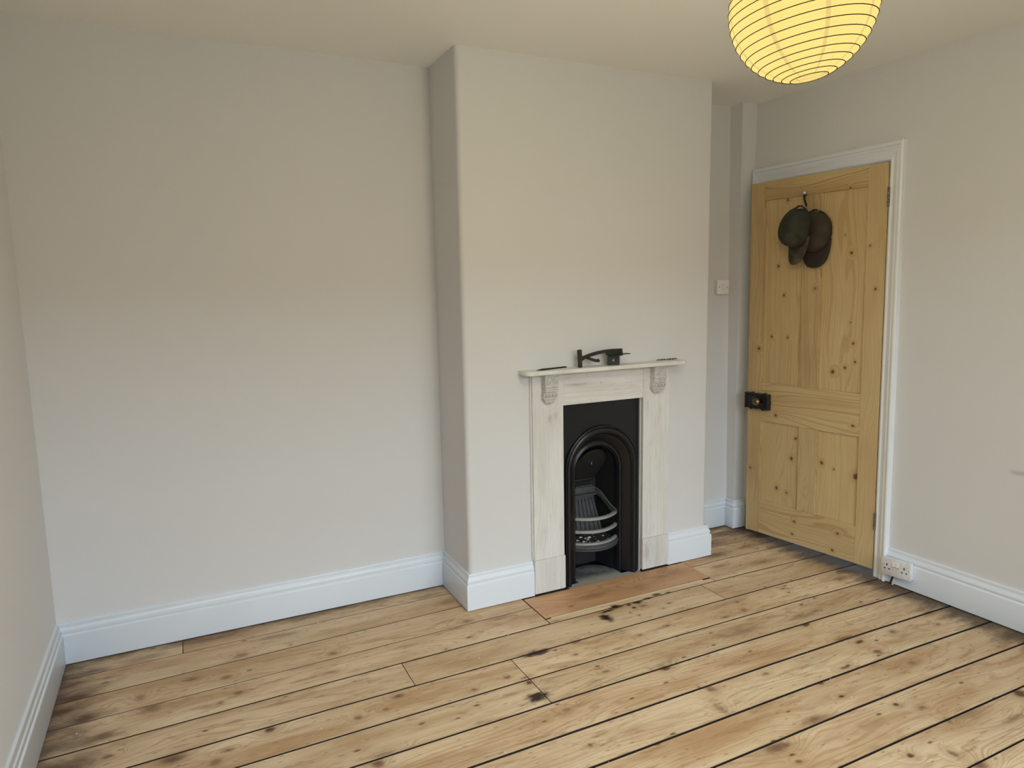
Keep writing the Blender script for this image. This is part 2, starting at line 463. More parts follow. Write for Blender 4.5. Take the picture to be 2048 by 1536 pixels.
pa, pb = rw_world(0.996, 0, 0), rw_world(4.25, 0, 0)
sweep([pa.to_2d(), pb.to_2d()], ['baseboard_right'])

# ------------------------------------------------------------------ floor boards
MARKS = [(0.469,-0.366,0.03,0.018,0.6),(0.587,-0.414,0.02,0.015,0.7),(0.177,-0.2,0.018,0.008,0.6),(0.172,-0.239,0.015,0.006,0.7),(0.076,-0.299,0.06,0.03,0.8),(0.059,-0.19,0.07,0.015,0.6),(0.049,-0.378,0.035,0.02,0.7),(0.13,-0.465,0.035,0.03,0.8),(0.334,-0.504,0.04,0.04,0.7),(0.619,-0.546,0.018,0.015,0.7),(0.173,-0.612,0.08,0.03,0.6),(0.192,-0.602,0.03,0.02,0.7),(0.217,-0.734,0.022,0.012,0.8),(0.402,-0.84,0.04,0.03,0.85),(0.141,-0.718,0.09,0.05,0.6),(0.696,-0.828,0.022,0.018,0.9),(0.565,-0.878,0.02,0.009,0.7),(0.522,-0.92,0.02,0.02,0.6),(0.987,-0.427,0.022,0.015,0.7),(0.947,-0.563,0.03,0.01,0.6),(0.654,-0.266,0.03,0.02,0.6),(0.296,-0.414,0.02,0.03,0.5),(0.556,-0.585,0.012,0.01,0.7),(1.137,-0.841,0.024,0.014,0.85),(1.074,-0.898,0.014,0.01,0.7),(0.976,-0.9,0.015,0.013,0.7),(1.395,-0.928,0.014,0.013,0.7),(1.537,-0.913,0.013,0.01,0.7),(1.716,-0.808,0.05,0.014,1),(1.581,-1.076,0.03,0.022,1),(1.593,-0.981,0.012,0.012,0.9),(1.593,-0.945,0.02,0.008,0.8),(1.851,-0.889,0.014,0.008,0.7),(1.902,-0.805,0.025,0.012,0.7),(1.875,-1.02,0.01,0.006,0.7),(1.889,-1.051,0.02,0.009,0.6),(2.1,-1.137,0.025,0.016,0.9),(0.974,-1.164,0.022,0.02,0.85),(0.999,-1.126,0.04,0.01,0.5),(1.16,-1.033,0.012,0.008,0.7),(1.533,-1.211,0.012,0.006,0.8),(1.633,-1.192,0.02,0.01,0.5),(2.131,-0.684,0.02,0.03,1),(1.604,-1.387,0.009,0.01,0.7),(1.797,-1.483,0.013,0.008,0.8),(2.296,-0.662,0.012,0.01,0.9),(2.169,-0.881,0.013,0.008,0.7),(2.322,-0.868,0.012,0.007,0.8),(1.718,-0.464,0.09,0.02,0.45),(1.574,-0.424,0.03,0.016,0.6),(1.405,-0.609,0.01,0.01,0.5),(1.922,-0.605,0.03,0.006,0.7),(2.227,-0.612,0.035,0.018,1),(2.176,-0.633,0.03,0.006,1),(2.343,-0.624,0.02,0.012,1),(2.412,-0.61,0.03,0.008,1),(2.469,-0.599,0.03,0.012,1),(2.535,-0.606,0.02,0.006,1),(2.292,-0.627,0.015,0.012,0.9),(2.346,-0.665,0.02,0.012,0.7),(2.408,-0.728,0.01,0.008,0.6),(2.273,-0.732,0.008,0.006,0.8),(2.254,-0.694,0.006,0.006,0.8),(2.465,-0.7,0.013,0.006,0.9),(2.749,-0.837,0.014,0.007,0.8),(3.045,-0.832,0.018,0.01,0.8),(3.035,-0.875,0.01,0.006,0.8),(2.717,-0.912,0.02,0.014,0.6),(2.846,-1.139,0.025,0.014,0.9),(2.919,-1.343,0.028,0.014,0.9),(2.916,-1.429,0.022,0.018,0.8),(2.703,-1.447,0.03,0.008,0.8),(3.113,-1.35,0.02,0.014,0.7),(3.342,-1.395,0.013,0.007,0.8),(2.409,-1.341,0.016,0.01,0.7),(2.155,-1.325,0.022,0.022,0.75),(2.105,-1.433,0.018,0.045,0.5),(2.535,-1.481,0.02,0.008,0.9),(2.532,-1.57,0.012,0.008,0.9),(2.957,-1.544,0.028,0.014,0.6),(2.339,-1.619,0.05,0.018,0.75),(2.118,-1.666,0.05,0.028,0.8),(2.15,-1.671,0.02,0.014,0.8),(2.654,-1.691,0.013,0.01,0.9),(2.717,-1.741,0.016,0.009,0.7),(2.45,-1.881,0.016,0.012,0.9),(2.126,-1.746,0.016,0.009,0.8),(2.724,-1.83,0.016,0.018,0.7),(2.573,-1.935,0.014,0.02,0.7),(3.414,-1.307,0.025,0.008,0.9),(3.386,-1.278,0.04,0.01,0.6),(3.099,-1.843,0.03,0.025,0.9),(2.591,-2.006,0.03,0.02,0.8),(3.09,-0.973,0.01,0.006,0.9),(2.982,-0.995,0.008,0.006,0.9),(2.991,-1.068,0.04,0.01,0.5),(2.597,-0.923,0.03,0.012,0.7),(2.568,-1.056,0.12,0.03,0.4),(2.905,-1.078,0.1,0.02,0.4),(2.894,-1.294,0.06,0.012,0.7),(2.441,-1.005,0.01,0.006,0.8),(2.801,-1.834,0.1,0.03,0.4),(2.926,-1.92,0.08,0.012,0.5)]
MARKS += [(3.10,-.20,.16,.05,.75),(3.32,-.12,.12,.04,.75),(3.06,-.35,.10,.03,.7),(3.30,-.34,.08,.03,.5),(2.97,-.48,.06,.02,.6),(3.20,-.54,.10,.03,.5),(3.02,-.11,.1,.03,.6),(1.50,-.10,.08,.03,.5),(1.56,-.20,.06,.03,.5),(0.55,-.06,.12,.02,.6),(1.0,-.05,.12,.016,.5),(0.8,-.17,.1,.02,.45),(0.30,-.10,.1,.03,.5)]
floor = empty('floor', (0, 0, 0), kind='structure')
MB().box(-0.1, W + 1.2, YF - 0.1, 0.8, -0.10, -0.045).put('subfloor', DARK, floor)
XS = [-0.02, 0.9, 1.6, 2.5, 3.05, 3.75]
SEAMS = [[-0.002] * 6,
         [-.146, -.128, -.122, -.100, -.092, -.084],
         [-.321, -.295, -.275, -.255, -.256, -.280],
         [-.493, -.468, -.452, -.430, -.417, -.432],
         [-.660, -.634, -.622, -.613, -.613, -.626],
         [-.830, -.806, -.803, -.792, -.789, -.796],
         [-.987, -.973, -.962, -.959, -.960, -.972],
         [-1.157, -1.142, -1.133, -1.127, -1.130, -1.142],
         [-1.325, -1.313, -1.306, -1.301, -1.303, -1.318],
         [-1.492, -1.483, -1.479, -1.473, -1.474, -1.489],
         [-1.664, -1.655, -1.650, -1.641, -1.645, -1.659],
         [-1.832, -1.826, -1.822, -1.821, -1.825, -1.830],
         [-2.004, -2.002, -2.000, -1.997, -1.996, -2.000]]
while SEAMS[-1][0] > YF - 0.1:
    SEAMS.append([v - 0.171 for v in SEAMS[-1]])
GAP = [.0, .0010, .0013, .0014, .0025, .0027, .0028, .0032, .0041, .0041, .0034, .0030, .0026] + [.0025] * 30
def seam(i, x): return float(np.interp(x, XS, SEAMS[i]))
ROWS = {0: [(.02, .44), (.44, 1.63), (3.0, 3.7)], 1: [(.0, 1.63), (3.0, 3.7)], 2: [(.0, 1.885), (2.832, 3.72)], 3: [(.0, 1.885), (2.822, 3.75)],
        4: [(.0, 1.2115), (1.2115, 2.7255), (2.7255, 3.75)], 5: [(.0, 1.605), (1.605, 3.75)], 6: [(.0, 1.6055), (1.6055, 3.75)]}
pid = 0
GRIME = plain('gap_grime', (.020, .014, .010), .95)
def plank(x0, x1, f0, f1, mat, dz=0.0, parent=floor, e0=0.0015, e1=0.0015, skew=0.0):
    """board between two seam functions, top arrises eased"""
    xs = sorted({x0 + e0, x1 - e1} | {x for x in XS if x0 + .05 < x < x1 - .05})
    rows = []
    for i, x in enumerate(xs):
        a, b = f1(x), f0(x)                        # a nearer the camera
        sx = skew if i == len(xs) - 1 else 0.0
        rows.append([(x, a, -.028), (x, a, -.0010 + dz), (x, a + .0009, dz), (x + sx, b - .0009, dz), (x + sx, b, -.0010 + dz), (x + sx, b, -.028)])
    o = MB().grid(rows, closed=True, caps=True).put('plank', mat, parent)
    o.data.materials.append(GRIME)
    for p in o.data.polygons:
        if p.normal.z < .9: p.material_index = 1
    return o
for i in range(len(SEAMS) - 1):
    for (xa, xb) in ROWS.get(i, [(.0, 3.85)]):
        f0 = lambda x, i=i: seam(i, x) - GAP[i]
        f1 = lambda x, i=i: seam(i + 1, x) + GAP[i + 1]
        ks = [m if m[4] < .99 else (m[0], m[1], m[2] * 1.7, m[3] * 1.6, 1) for m in MARKS if xa - .05 < m[0] < xb + .05 and f1(m[0]) - .012 < m[1] < f0(m[0]) + .012]
        r = random.Random(100 + pid)
        t = r.uniform(-.5, 1.0)
        w = lambda c, g=r.uniform(.93, 1.05): tuple(v * g for v in c[:3]) + (1,)
        lightc = w(tuple(FL[j] * (1 - .12 * t) + FM[j] * .12 * t for j in range(3)))
        mat = wood('floorboard_%d' % pid, 'xy', (lightc, w(FM), FD), ks, seed=pid * 7.13 + 1, freq=r.uniform(.7, 1.1), rough=r.uniform(.5, .6), patch=r.uniform(.85, 1.2),
                   line=r.uniform(.28, .5), specks=0.16, edge_dirt=True, grey=(.22, .18, .135, r.uniform(.2, .45)), mottle=r.uniform(.6, .95))
        plank(xa, xb, f0, f1, mat, r.uniform(-.0009, .0004))
        pid += 1
# the patched-in board in front of the fireplace, with a pale filler strip
HB = [(.0, .0)]
hm = wood('patch_board', 'xy', (lin(206, 164, 124), lin(180, 134, 96), lin(104, 66, 42)), [(2.45, -.50, .05, .03, .25), (2.62, -.44, .05, .03, .35), (2.70, -.42, .07, .04, .35), (2.19, -.47, .1, .03, .4), (2.05, -.515, .015, .01, .6)],
          seed=61.7, freq=.9, rough=.5, patch=.9, line=.45, specks=.05)
plank(1.8862, 2.830, lambda x: -.352, lambda x: float(np.interp(x, [1.88, 2.9], [-.571, -.567])), hm, .0012, skew=0.0)
MB().box(1.915, 2.775, -.5745, -.5685, -.02, .0006).put('filler_strip', plain('pale_filler', lin(224, 205, 168), .8), floor, label='pale filler line along the patched-in board')
sm_ = wood('strip_board', 'xy', (FL, FM, FD), [m for m in MARKS if m[2] and 1.9 < m[0] < 2.8 and -.64 < m[1] < -.57], seed=15.5, rough=.55, patch=.7, line=.35, specks=.2)
plank(1.8862, 2.8215, lambda x: -.5752, lambda x: seam(4, x) + .0018, sm_, -.0004)
# crumbs of plaster and paint on the boards
cb = MB()
for i in range(150):
    while True:
        x, y = rnd.uniform(.1, 3.45), rnd.uniform(-2.1, -.05)
        if not (A_ - .05 < x < B_ + .05 and y > FY - .05): break
    if i < 40: x, y = rnd.gauss(2.6, .5), rnd.gauss(-.75, .25)
    if A_ - .05 < x < B_ + .05 and y > FY - .05: continue
    q = rnd.uniform(.0008, .0025)
    cb.add([(x + q * rnd.uniform(-1, 1) + dx_ * q, y + dy_ * q, dz_ * q + .0005) for dx_, dy_, dz_ in ((-1, -1, 0), (1.3, -.6, 0), (.2, 1.2, 0), (0, 0, .9))], [(0, 1, 3), (1, 2, 3), (2, 0, 3), (0, 2, 1)])
cb.put('plaster_crumbs', plain('crumb_white', (.75, .70, .60), .9), kind='stuff', label='tiny pale plaster crumbs scattered over the floorboards', category='debris')

# ------------------------------------------------------------------ door frame
KX = lambda mb: mb.map(lean)
arch_ = rwall('trim_1', kind='structure', label='white moulded architrave and lining around the door')
CP = [(0.0, 0.0), (0.0, -.010), (.004, -.0135), (.009, -.0145), (.013, -.012), (.015, -.0115), (.021, -.0125), (.030, -.0165), (.036, -.0205), (.040, -.021), (.042, -.0185), (.052, -.0185), (.0535, -.026), (.0575, -.0285), (.066, -.0285), (.069, -.026), (.069, 0.0)]
def casing(p0, p1, q0, q1, wscale=1.0):
    """moulding whose inner edge runs p0-p1 and whose outer edge runs q0-q1, both as (s, z)"""
    rows = []
    for p, q in ((p0, q0), (p1, q1)):
        rows.append([(p[0] + (q[0] - p[0]) * t / .069, y, p[1] + (q[1] - p[1]) * t / .069) for t, y in CP])
    return KX(MB().grid(rows, closed=True, caps=True))
casing((SO1, 0), (SO1, ZO), (SO1 + .069, 0), (SO1 + .069, ZO + .078)).put('casing_leg', WHITE2, arch_, smooth=40)
casing((SO0, 0), (SO0, ZO), (SO0 - .052, 0), (SO0 - .052, ZO + .078)).put('casing_leg', WHITE, arch_, smooth=40)
casing((SO0, ZO), (SO1, ZO), (SO0 - .052, ZO + .078), (SO1 + .069, ZO + .078)).put('casing_head', WHITE, arch_, smooth=40)
KX(MB().box(SO0 - .0, SO0 + .0035, -.006, .12, 0, ZO)).put('jamb', WHITE2, arch_)
KX(MB().box(SO1 - .0035, SO1, -.006, .12, 0, ZO)).put('jamb', WHITE2, arch_)
KX(MB().box(SO0, SO1, -.004, .12, ZO - .002, ZO)).put('jamb', WHITE2, arch_)
KX(MB().box(SO0 + .0035, SO0 + .016, .052, .075, 0, ZO - .002).box(SO1 - .016, SO1 - .0035, .052, .075, 0, ZO - .002).box(SO0 + .016, SO1 - .016, .052, .075, ZO - .014, ZO - .002)).put('door_stop', WHITE2, arch_)

# ------------------------------------------------------------------ door (slightly ajar, hinged at its near edge)
TH = math.radians(6.2)
dv = Vector((-math.sin(SK) * math.cos(TH) - math.cos(SK) * math.sin(TH), math.cos(SK) * math.cos(TH) - math.sin(SK) * math.sin(TH), 0))
HP = rw_world(.912, .012, 0)
DROT = math.atan2(-dv.y, -dv.x)           # local +x runs from the free edge to the hinge, -y faces the room
door = empty('door_1', HP, DROT, kind='structure', label='stripped pine four-panel door, slightly ajar, with black rim lock')
def dlean(p):                              # u measured from the hinge; leans with its frame
    return Vector((p.x - .006 + .0105 * (2.0 - p.z), p.y, p.z))
DKN = [(.532,1.891),(.183,1.908),(.207,1.686),(.171,1.596),(.074,1.624),(.58,1.547),(.542,1.391),(.355,1.425),(.04,1.418),(.612,1.165),(.513,1.164),(.145,1.151),(.134,1.06),(.184,1.027),(.249,1.002),(.57,.73),(.126,.739),(.686,1.095),(.163,1.254),(.449,.618),(.471,.505),(.293,.515),(.226,.495),(.108,.482),(.56,.32),(.496,.305),(.437,.159),(.448,.085),(.187,.162),(.212,.065),(.728,.404)]
DSZ = {1: .006, 2: .004, 3: .0085, 4: .006, 8: .007, 14: .012, 17: .009, 18: .004, 20: .012, 21: .011, 22: .006, 23: .016, 24: .011}
DU = .754
def dpart(name, u0, u1, z0, z1, grain, y0=0.0, y1=.036, seed=1.0, ch=.0012, tone=1.0, **kw):
    g = 'zx' if grain == 'v' else 'xz'
    ks = []
    for i, (u, z) in enumerate(DKN):
        if u0 < u < u1 and z0 < z < z1:
            q = DSZ.get(i, .0075)
            if q < .0045: pass
            p = dlean(Vector((-u, 0, z)))
            ks.append((p.z, p.x, q * 1.15, q, .92) if grain == 'v' else (p.x, p.z, q * 1.2, q, .92))
    cols = tuple(tuple(c * tone for c in col[:3]) + (1,) for col in (DL, DM, DD))
    m = wood('door_' + name + '_%g' % seed, g, cols, ks, seed=seed, rough=.48, **kw)
    return MB().cbox(-u1, -u0, y0, y1, z0, z1, ch).map(dlean).put(name, m, door)
dpart('stile', .665, DU, .033, 2.001, 'v', seed=3.1, patch=.8, line=.55, freq=1.3, tone=.97)
dpart('stile', .0, .094, .033, 2.003, 'v', seed=8.3, patch=.5, line=.3, freq=1.6)
dpart('top_rail', .0945, .6645, 1.903, 2.002, 'h', seed=12.2, patch=.8, line=.65, freq=1.0, tone=.97)
dpart('lock_rail', .0945, .6645, .687, .905, 'h', seed=17.9, patch=.5, line=.6, freq=.8)
dpart('bottom_rail', .0945, .6645, .034, .228, 'h', seed=23.4, patch=.5, line=.5, freq=.7)
dpart('muntin', .326, .432, .9055, 1.9025, 'v', seed=29.5, patch=.8, line=.8, freq=1.2, tone=.95)
dpart('muntin', .320, .426, .2285, .6865, 'v', seed=33.3, patch=1.0, line=.4, freq=1.5, tone=.92)
dpart('panel', .432, .665, .9, 1.906, 'v', y0=.010, y1=.026, seed=41.2, patch=.5, line=.35, freq=.6)
dpart('panel', .094, .326, .9, 1.906, 'v', y0=.010, y1=.026, seed=46.7, patch=.4, line=.35, freq=.6, tone=1.03)
dpart('panel', .426, .665, .224, .69, 'v', y0=.010, y1=.026, seed=51.4, patch=.4, line=.22, freq=.6, tone=.98)
dpart('panel', .094, .320, .224, .69, 'v', y0=.010, y1=.026, seed=57.7, patch=.4, line=.22, freq=.6, tone=1.02)
for za, zb in ((1.800, 1.888), (.240, .322)):
    hb = MB()
    for k in range(5):
        a = za + (zb - za) * k / 5
        hb.lathe([(.0052, a + .0006), (.006, a + .0015), (.006, a + (zb - za) / 5 - .0015), (.0052, a + (zb - za) / 5 - .0006)], (.006, -.004, 0), n=12)
    hb.box(-.0015, .0045, .0005, .03, za, zb)
    hb.map(dlean).put('hinge', plain('painted_hinge_%g' % za, (.16, .14, .12), .5, .3, .9, 90), door, smooth=True, label='small iron butt hinge flecked with white paint')
# rim lock with ornate edge and brass knob
lk = MB()
u0, u1, za, zb = .602, .757, .757, .843
prof_ = []
def scallop(zc, sgn):
    pts = []
    for i in range(33):
        u = u1 + (u0 - u1) * i / 32
        f = i / 32
        b = .0085 * max(0, math.cos((f - .27) * 2 * PI * 3.2)) * (abs(f - .27) < .08) + .0085 * max(0, math.cos((f - .79) * 2 * PI * 3.2)) * (abs(f - .79) < .08)
        b += .002 * math.cos(f * 4 * PI)
        pts.append((-u, zc + sgn * b))
    return pts
outline = scallop(za, -1) + [(-u0 + .001, .79), (-u0 + .004, .80), (-u0 + .001, .81)] + scallop(zb, 1)[::-1]
def ring_(o, s, y):
    cx, cz = sum(p[0] for p in o) / len(o), sum(p[1] for p in o) / len(o)
    return [(cx + (p[0] - cx) * s, y, cz + (p[1] - cz) * s) for p in o]
lk.grid([ring_(outline, 1.0, -.0005), ring_(outline, 1.0, -.022), ring_(outline, .985, -.026), ring_(outline, .93, -.0275), ring_(outline, .90, -.0265), ring_(outline, .88, -.022), ring_(outline, .5, -.022)], closed=True, caps=True)
lock = lk.map(dlean).put('rim_lock', BLACKLOCK, door, smooth=30, label='black ornate rim lock case')
lb = MB()
lb.box(-.632, -.626, -.030, -.020, .768, .832).box(-.742, -.668, -.029, -.021, .826, .832)
lb.lathe([(.024, 0), (.024, .004), (.020, .007), (.016, .008)], (-.688, -.022, .802), (0, -1, 0), 20)
for u in (.745, .612):
    for z in (.768, .832): lb.lathe([(.004, 0), (.0035, .002), (.0015, .003)], (-u, -.0265, z), (0, -1, 0), 10)
lb.map(dlean).put('lock_moulding', BLACKLOCK, lock, smooth=30)
MB().lathe([(.011, 0), (.010, .006), (.008, .012), (.0085, .020), (.014, .026), (.0205, .032), (.0222, .038), (.0205, .0445), (.014, .050), (.007, .0535), (.002, .0545)],
           (-.652, -.022, .803), (0, -1, 0), 28).map(dlean).put('knob', BRASS, lock, smooth=60, label='aged brass door knob')
# coat hook screwed to the door, silver ball on a dark stem
hk = MB()
HU = -.412
hk.lathe([(.010, 0), (.010, .002), (.006, .004)], (HU - .014, 0, 1.905), (0, -1, 0), 16)
hk.tube([(HU - .014, -.001, 1.905), (HU - .007, -.014, 1.903), (HU, -.027, 1.901)], [.0045, .004, .004], 10)
hk.tube([(HU, -.028, 1.901), (HU, -.028, 1.892), (HU + .001, -.027, 1.878), (HU + .006, -.027, 1.864), (HU + .013, -.031, 1.850), (HU + .022, -.042, 1.842), (HU + .032, -.056, 1.842), (HU + .040, -.068, 1.850)], [.0068, .0058, .005, .0048, .0045, .0042, .0036, .003], 10)
hook = hk.map(dlean).put('coat_hook', BRASS2, door, smooth=60, label='dark coat hook')
MB().lathe([(.0045, -.0145), (.006, -.0115), (.0105, -.0075), (.0128, -.001), (.0118, .005), (.008, .0095), (.003, .0115)], (HU, -.028, 1.911), (0, -.1, 1), 20).map(dlean).put('hook_ball', CHROME, hook, smooth=60, label='silvery ball finial')
DM_ = Matrix.Translation(HP) @ Matrix.Rotation(DROT, 4, 'Z')

# ------------------------------------------------------------------ caps
def canvas(name, col, col2, seed):
    k = N(name); P = k.obj()
    n = k.noise(k.vmath('ADD', P, (seed, 0, 0)), 22.0, 4.0, 0.65)
    c = k.mix(k.rng(n, .35, .75), (*col, 1), (*col2, 1))
    w = k.noise(k.vmath('ADD', P, (0, seed, 0)), 9.0, 3.0)
    c = k.mix(k.rng(w, .58, .78, 0, .6), c, tuple(x * 2.2 for x in col2) + (1,))
    k.bump(k.math('ADD', k.noise(P, 420.0, 1.0), k.math('MULTIPLY', k.noise(P, 18.0, 3.0), 1.5)), .5, .003)
    return k.set(c, .72)
def make_cap(name, M, mat, matb, label, hgt=.105, aw=.082, al_=.100, bill_len=.068, bill_half=1.02, curl=.020, squash=0.0, pw=3.0):
    """local: opening in the xy plane, crown towards +z, front of the cap (bill) towards -y, back strap +y"""
    root = empty(name, label=label, category='cap', group='caps on the door hook')
    root.matrix_world = DM_ @ M
    nphi, nt = 72, 16
    def P(phi, t, inset=0.0):
        ce = math.cos(t * PI / 2) ** .72; he = math.sin(t * PI / 2) ** .92
        f = (phi * 6 / (2 * PI)) % 1.0
        sl = 1 - .016 * math.exp(-((min(f, 1 - f)) / .035) ** 2) * (t < .97)
        w = 1 + .02 * mnoise.noise(Vector((math.cos(phi) * 2, math.sin(phi) * 2, t * 3 + hgt * 50)))
        r = ce * sl * w
        x, y = (aw - inset) * r * math.cos(phi), (al_ - inset) * r * math.sin(phi)
        z = (hgt - inset) * he * (1 - .24 * math.sin(phi) * ce)
        return Vector((x, y, z + squash * x))
    for shell, nm in ((0.0, 'crown'),):
        mb = MB()
        v, f = [], []
        for i in range(nt + 1):
            for j in range(nphi): v.append(P(2 * PI * j / nphi, i / nt * .985))
        for i in range(nt):
            for j in range(nphi):
                ph = 2 * PI * (j + .5) / nphi - PI / 2
                ph = (ph + PI) % (2 * PI) - PI
                if i < 5 and abs(ph) < .48 * math.sqrt(max(0, 1 - (i / 5.2) ** 2)): continue      # half-moon opening over the strap
                k = (j + 1) % nphi
                f.append((i * nphi + j, i * nphi + k, (i + 1) * nphi + k, (i + 1) * nphi + j))
        f.append(tuple(nt * nphi + j for j in range(nphi)))
        cr = MB().add(v, f).put(nm, mat, root, smooth=70)
        so = cr.modifiers.new('thickness', 'SOLIDIFY'); so.thickness = .0022; so.offset = -1
    MB().lathe([(.006, -.002), (.007, .001), (.005, .0035), (.0015, .0045)], (0, 0, hgt * .985), n=14).put('button', mat, root, smooth=60)
    # strap across the back opening
    rows = []
    for i in range(15):
        ph = PI / 2 + (i / 14 - .5) * 1.24
        x, y = (aw + .0008) * math.cos(ph), (al_ + .0008) * math.sin(ph)
        rows.append([(x, y, .001), (x, y, .016), (x * .97, y * .97, .016), (x * .97, y * .97, .001)])
    MB().grid(rows, closed=True, caps=True).put('strap', CABLE_B, root)
    MB().cbox(-.011, .011, al_ - .001, al_ + .004, .001, .017, .001).put('buckle', BRASS2, root)
    # bill: curved stiffened sheet
    v, f = [], []
    nu, nv = 21, 8
    for layer in (0, 1):
        for i in range(nv):
            for j in range(nu):
                q = (j / (nu - 1) - .5) * 2
                ph = -PI / 2 + q * bill_half
                bx_, by_ = aw * math.cos(ph), al_ * math.sin(ph)
                ext = bill_len * (1 - abs(q) ** pw) * (i / (nv - 1))
                x = bx_ * (1 + .03 * i / (nv - 1)); y = by_ - ext
                z = .003 + curl * (1 - (x / aw) ** 2) * (i / (nv - 1)) * 1.0 - curl * 1.1 * (x / aw) ** 2 * (i / (nv - 1)) - .0034 * layer
                v.append((x, y, z))
    o = nu * nv
    for i in range(nv - 1):
        for j in range(nu - 1):
            a, b, c_, d_ = i * nu + j, i * nu + j + 1, (i + 1) * nu + j + 1, (i + 1) * nu + j
            f += [(a, b, c_, d_), (o + d_, o + c_, o + b, o + a)]
    bd = [j for j in range(nu)] + [i * nu + nu - 1 for i in range(1, nv)] + [(nv - 1) * nu + j for j in range(nu - 2, -1, -1)] + [i * nu for i in range(nv - 2, 0, -1)]
    for a, b in zip(bd, bd[1:] + bd[:1]): f.append((a, b, o + b, o + a))
    MB().add(v, f).put('bill', matb, root, smooth=50)
    return root
def cap_matrix(u, z, off, yaw, tilt, roll=0.0):
    """crown axis points out of the door (local -y), turned by yaw (to the left positive) and tilted up"""
    base = Matrix(((1, 0, 0), (0, 0, -1), (0, 1, 0))).to_4x4()      # cap z -> -y, cap y -> z, cap x -> x
    p = dlean(Vector((-u, -off, z)))
    return Matrix.Translation(p) @ Matrix.Rotation(-yaw, 4, 'Z') @ Matrix.Rotation(tilt, 4, 'X') @ Matrix.Rotation(roll, 4, 'Y') @ base
make_cap('baseball_cap', cap_matrix(.356, 1.713, .010, math.radians(-4), 0.0, math.radians(-2)), canvas('brown_wax_cotton', (.030, .019, .012), (.050, .033, .022), 2.0), canvas('brown_bill', (.022, .015, .010), (.034, .023, .016), 5.0),
         'brown baseball cap hanging flat behind the green cap', hgt=.053, aw=.088, al_=.106, bill_len=.078, curl=.008, pw=4.2, bill_half=1.16)
make_cap('baseball_cap', cap_matrix(.404, 1.736, .076, math.radians(14), 0.0, math.radians(6)), canvas('dark_green_wax_cotton', (.016, .017, .010), (.030, .031, .019), 8.0), canvas('green_worn_bill', (.028, .027, .018), (.075, .066, .045), 11.0),
         'dark olive green baseball cap in front, hanging by its strap from the hook', hgt=.103, aw=.076, al_=.104, bill_len=.086, curl=.012, bill_half=1.15, pw=4.0)

# ------------------------------------------------------------------ fireplace surround
CX = 2.344
fs = empty('fireplace_surround', (CX, FY, 0), label='whitewashed wooden fireplace surround with mantel shelf against the chimney breast', category='fireplace surround')
loc = lambda mb: mb.map(lambda p: Vector((p.x - CX, p.y - FY, p.z)))
def ww(seed, g='zx', tone=1.0, knots=(), **kw):
    cols = tuple(tuple(c * tone for c in col[:3]) + (1,) for col in (WLc, WMc, WDc))
    return wood('whitewashed_wood_%g' % seed, g, cols, knots, seed=seed, rough=.62, patch=kw.pop('patch', .8), line=kw.pop('line', .30), mottle=kw.pop('mottle', .4), **kw)
SHELF_Z = 1.0635
def pil(x0, x1, mat, side):
    mb = MB().cbox(x0, x1, FY - .0215, FY - .0003, .176, SHELF_Z, .0015)
    loc(mb).put('pilaster', mat, fs)
pil(1.9535, 2.1155, ww(71.0, freq=1.1, knots=((.85 , -.30, .02, .012, .35), (.86, -.27, .018, .012, .3))), -1)
pil(2.5735, 2.7345, ww(77.0, freq=1.1, line=.32), 1)
for x0, x1, sd in ((1.9525, 2.1185, 81.0), (2.5720, 2.7365, 85.0)):
    loc(MB().cbox(x0, x1, FY - .0265, FY - .0003, .012, .1755, .0015)).put('plinth', ww(sd, tone=.95, knots=(((.10, .25, .05, .02, .3),) if sd > 82 else ())), fs)
    loc(MB().box(x0 + .004, x1 - .004, FY - .020, FY - .001, .0, .0119)).put('plinth_gap_shade', DARK, fs, label='dark gap under the plinth')  # dark block stands in for the shade in the gap under the plinth
loc(MB().cbox(2.1158, 2.5732, FY - .0195, FY - .0003, .905, SHELF_Z, .0012)).put('frieze', ww(89.0, 'xz', freq=1.0, line=.3, knots=((-.15, 1.0, .06, .004, .5), (-.14, .993, .04, .003, .4), (-.02, 1.0, .006, .004, .4))), fs)
for xx in (1.9475, 2.7385):
    loc(MB().box(min(xx, xx + (.006 if xx < 2 else -.004)), max(xx, xx + (.006 if xx < 2 else -.004)), FY - .010, FY - .0003, .18, SHELF_Z)).put('backing_strip', ww(93 + xx), fs)
# mantel shelf with rounded front corners
x0, x1, yf = 1.893, 2.793, FY - .092
rr = .042
out = [(x0, FY - .0003)] + arc(x0 + rr, yf + rr, rr, PI, 1.5 * PI, 10) + arc(x1 - .02, yf + .02, .02, 1.5 * PI, 2 * PI, 8) + [(x1, FY - .0003)]
def inset(o, d): return [(min(max(px, x0 + d), x1 - d), max(py, yf + d)) for px, py in o]
rows = [[(p[0], p[1], z) for p in inset(out, d)] for d, z in ((.002, SHELF_Z + .0003), (0, SHELF_Z + .0023), (0, 1.0805), (.0015, 1.0823))]
loc(MB().grid(rows, closed=True, caps=True)).put('mantel_shelf', ww(101.0, 'xy', freq=.9, line=.3, tone=1.02), fs, smooth=40)
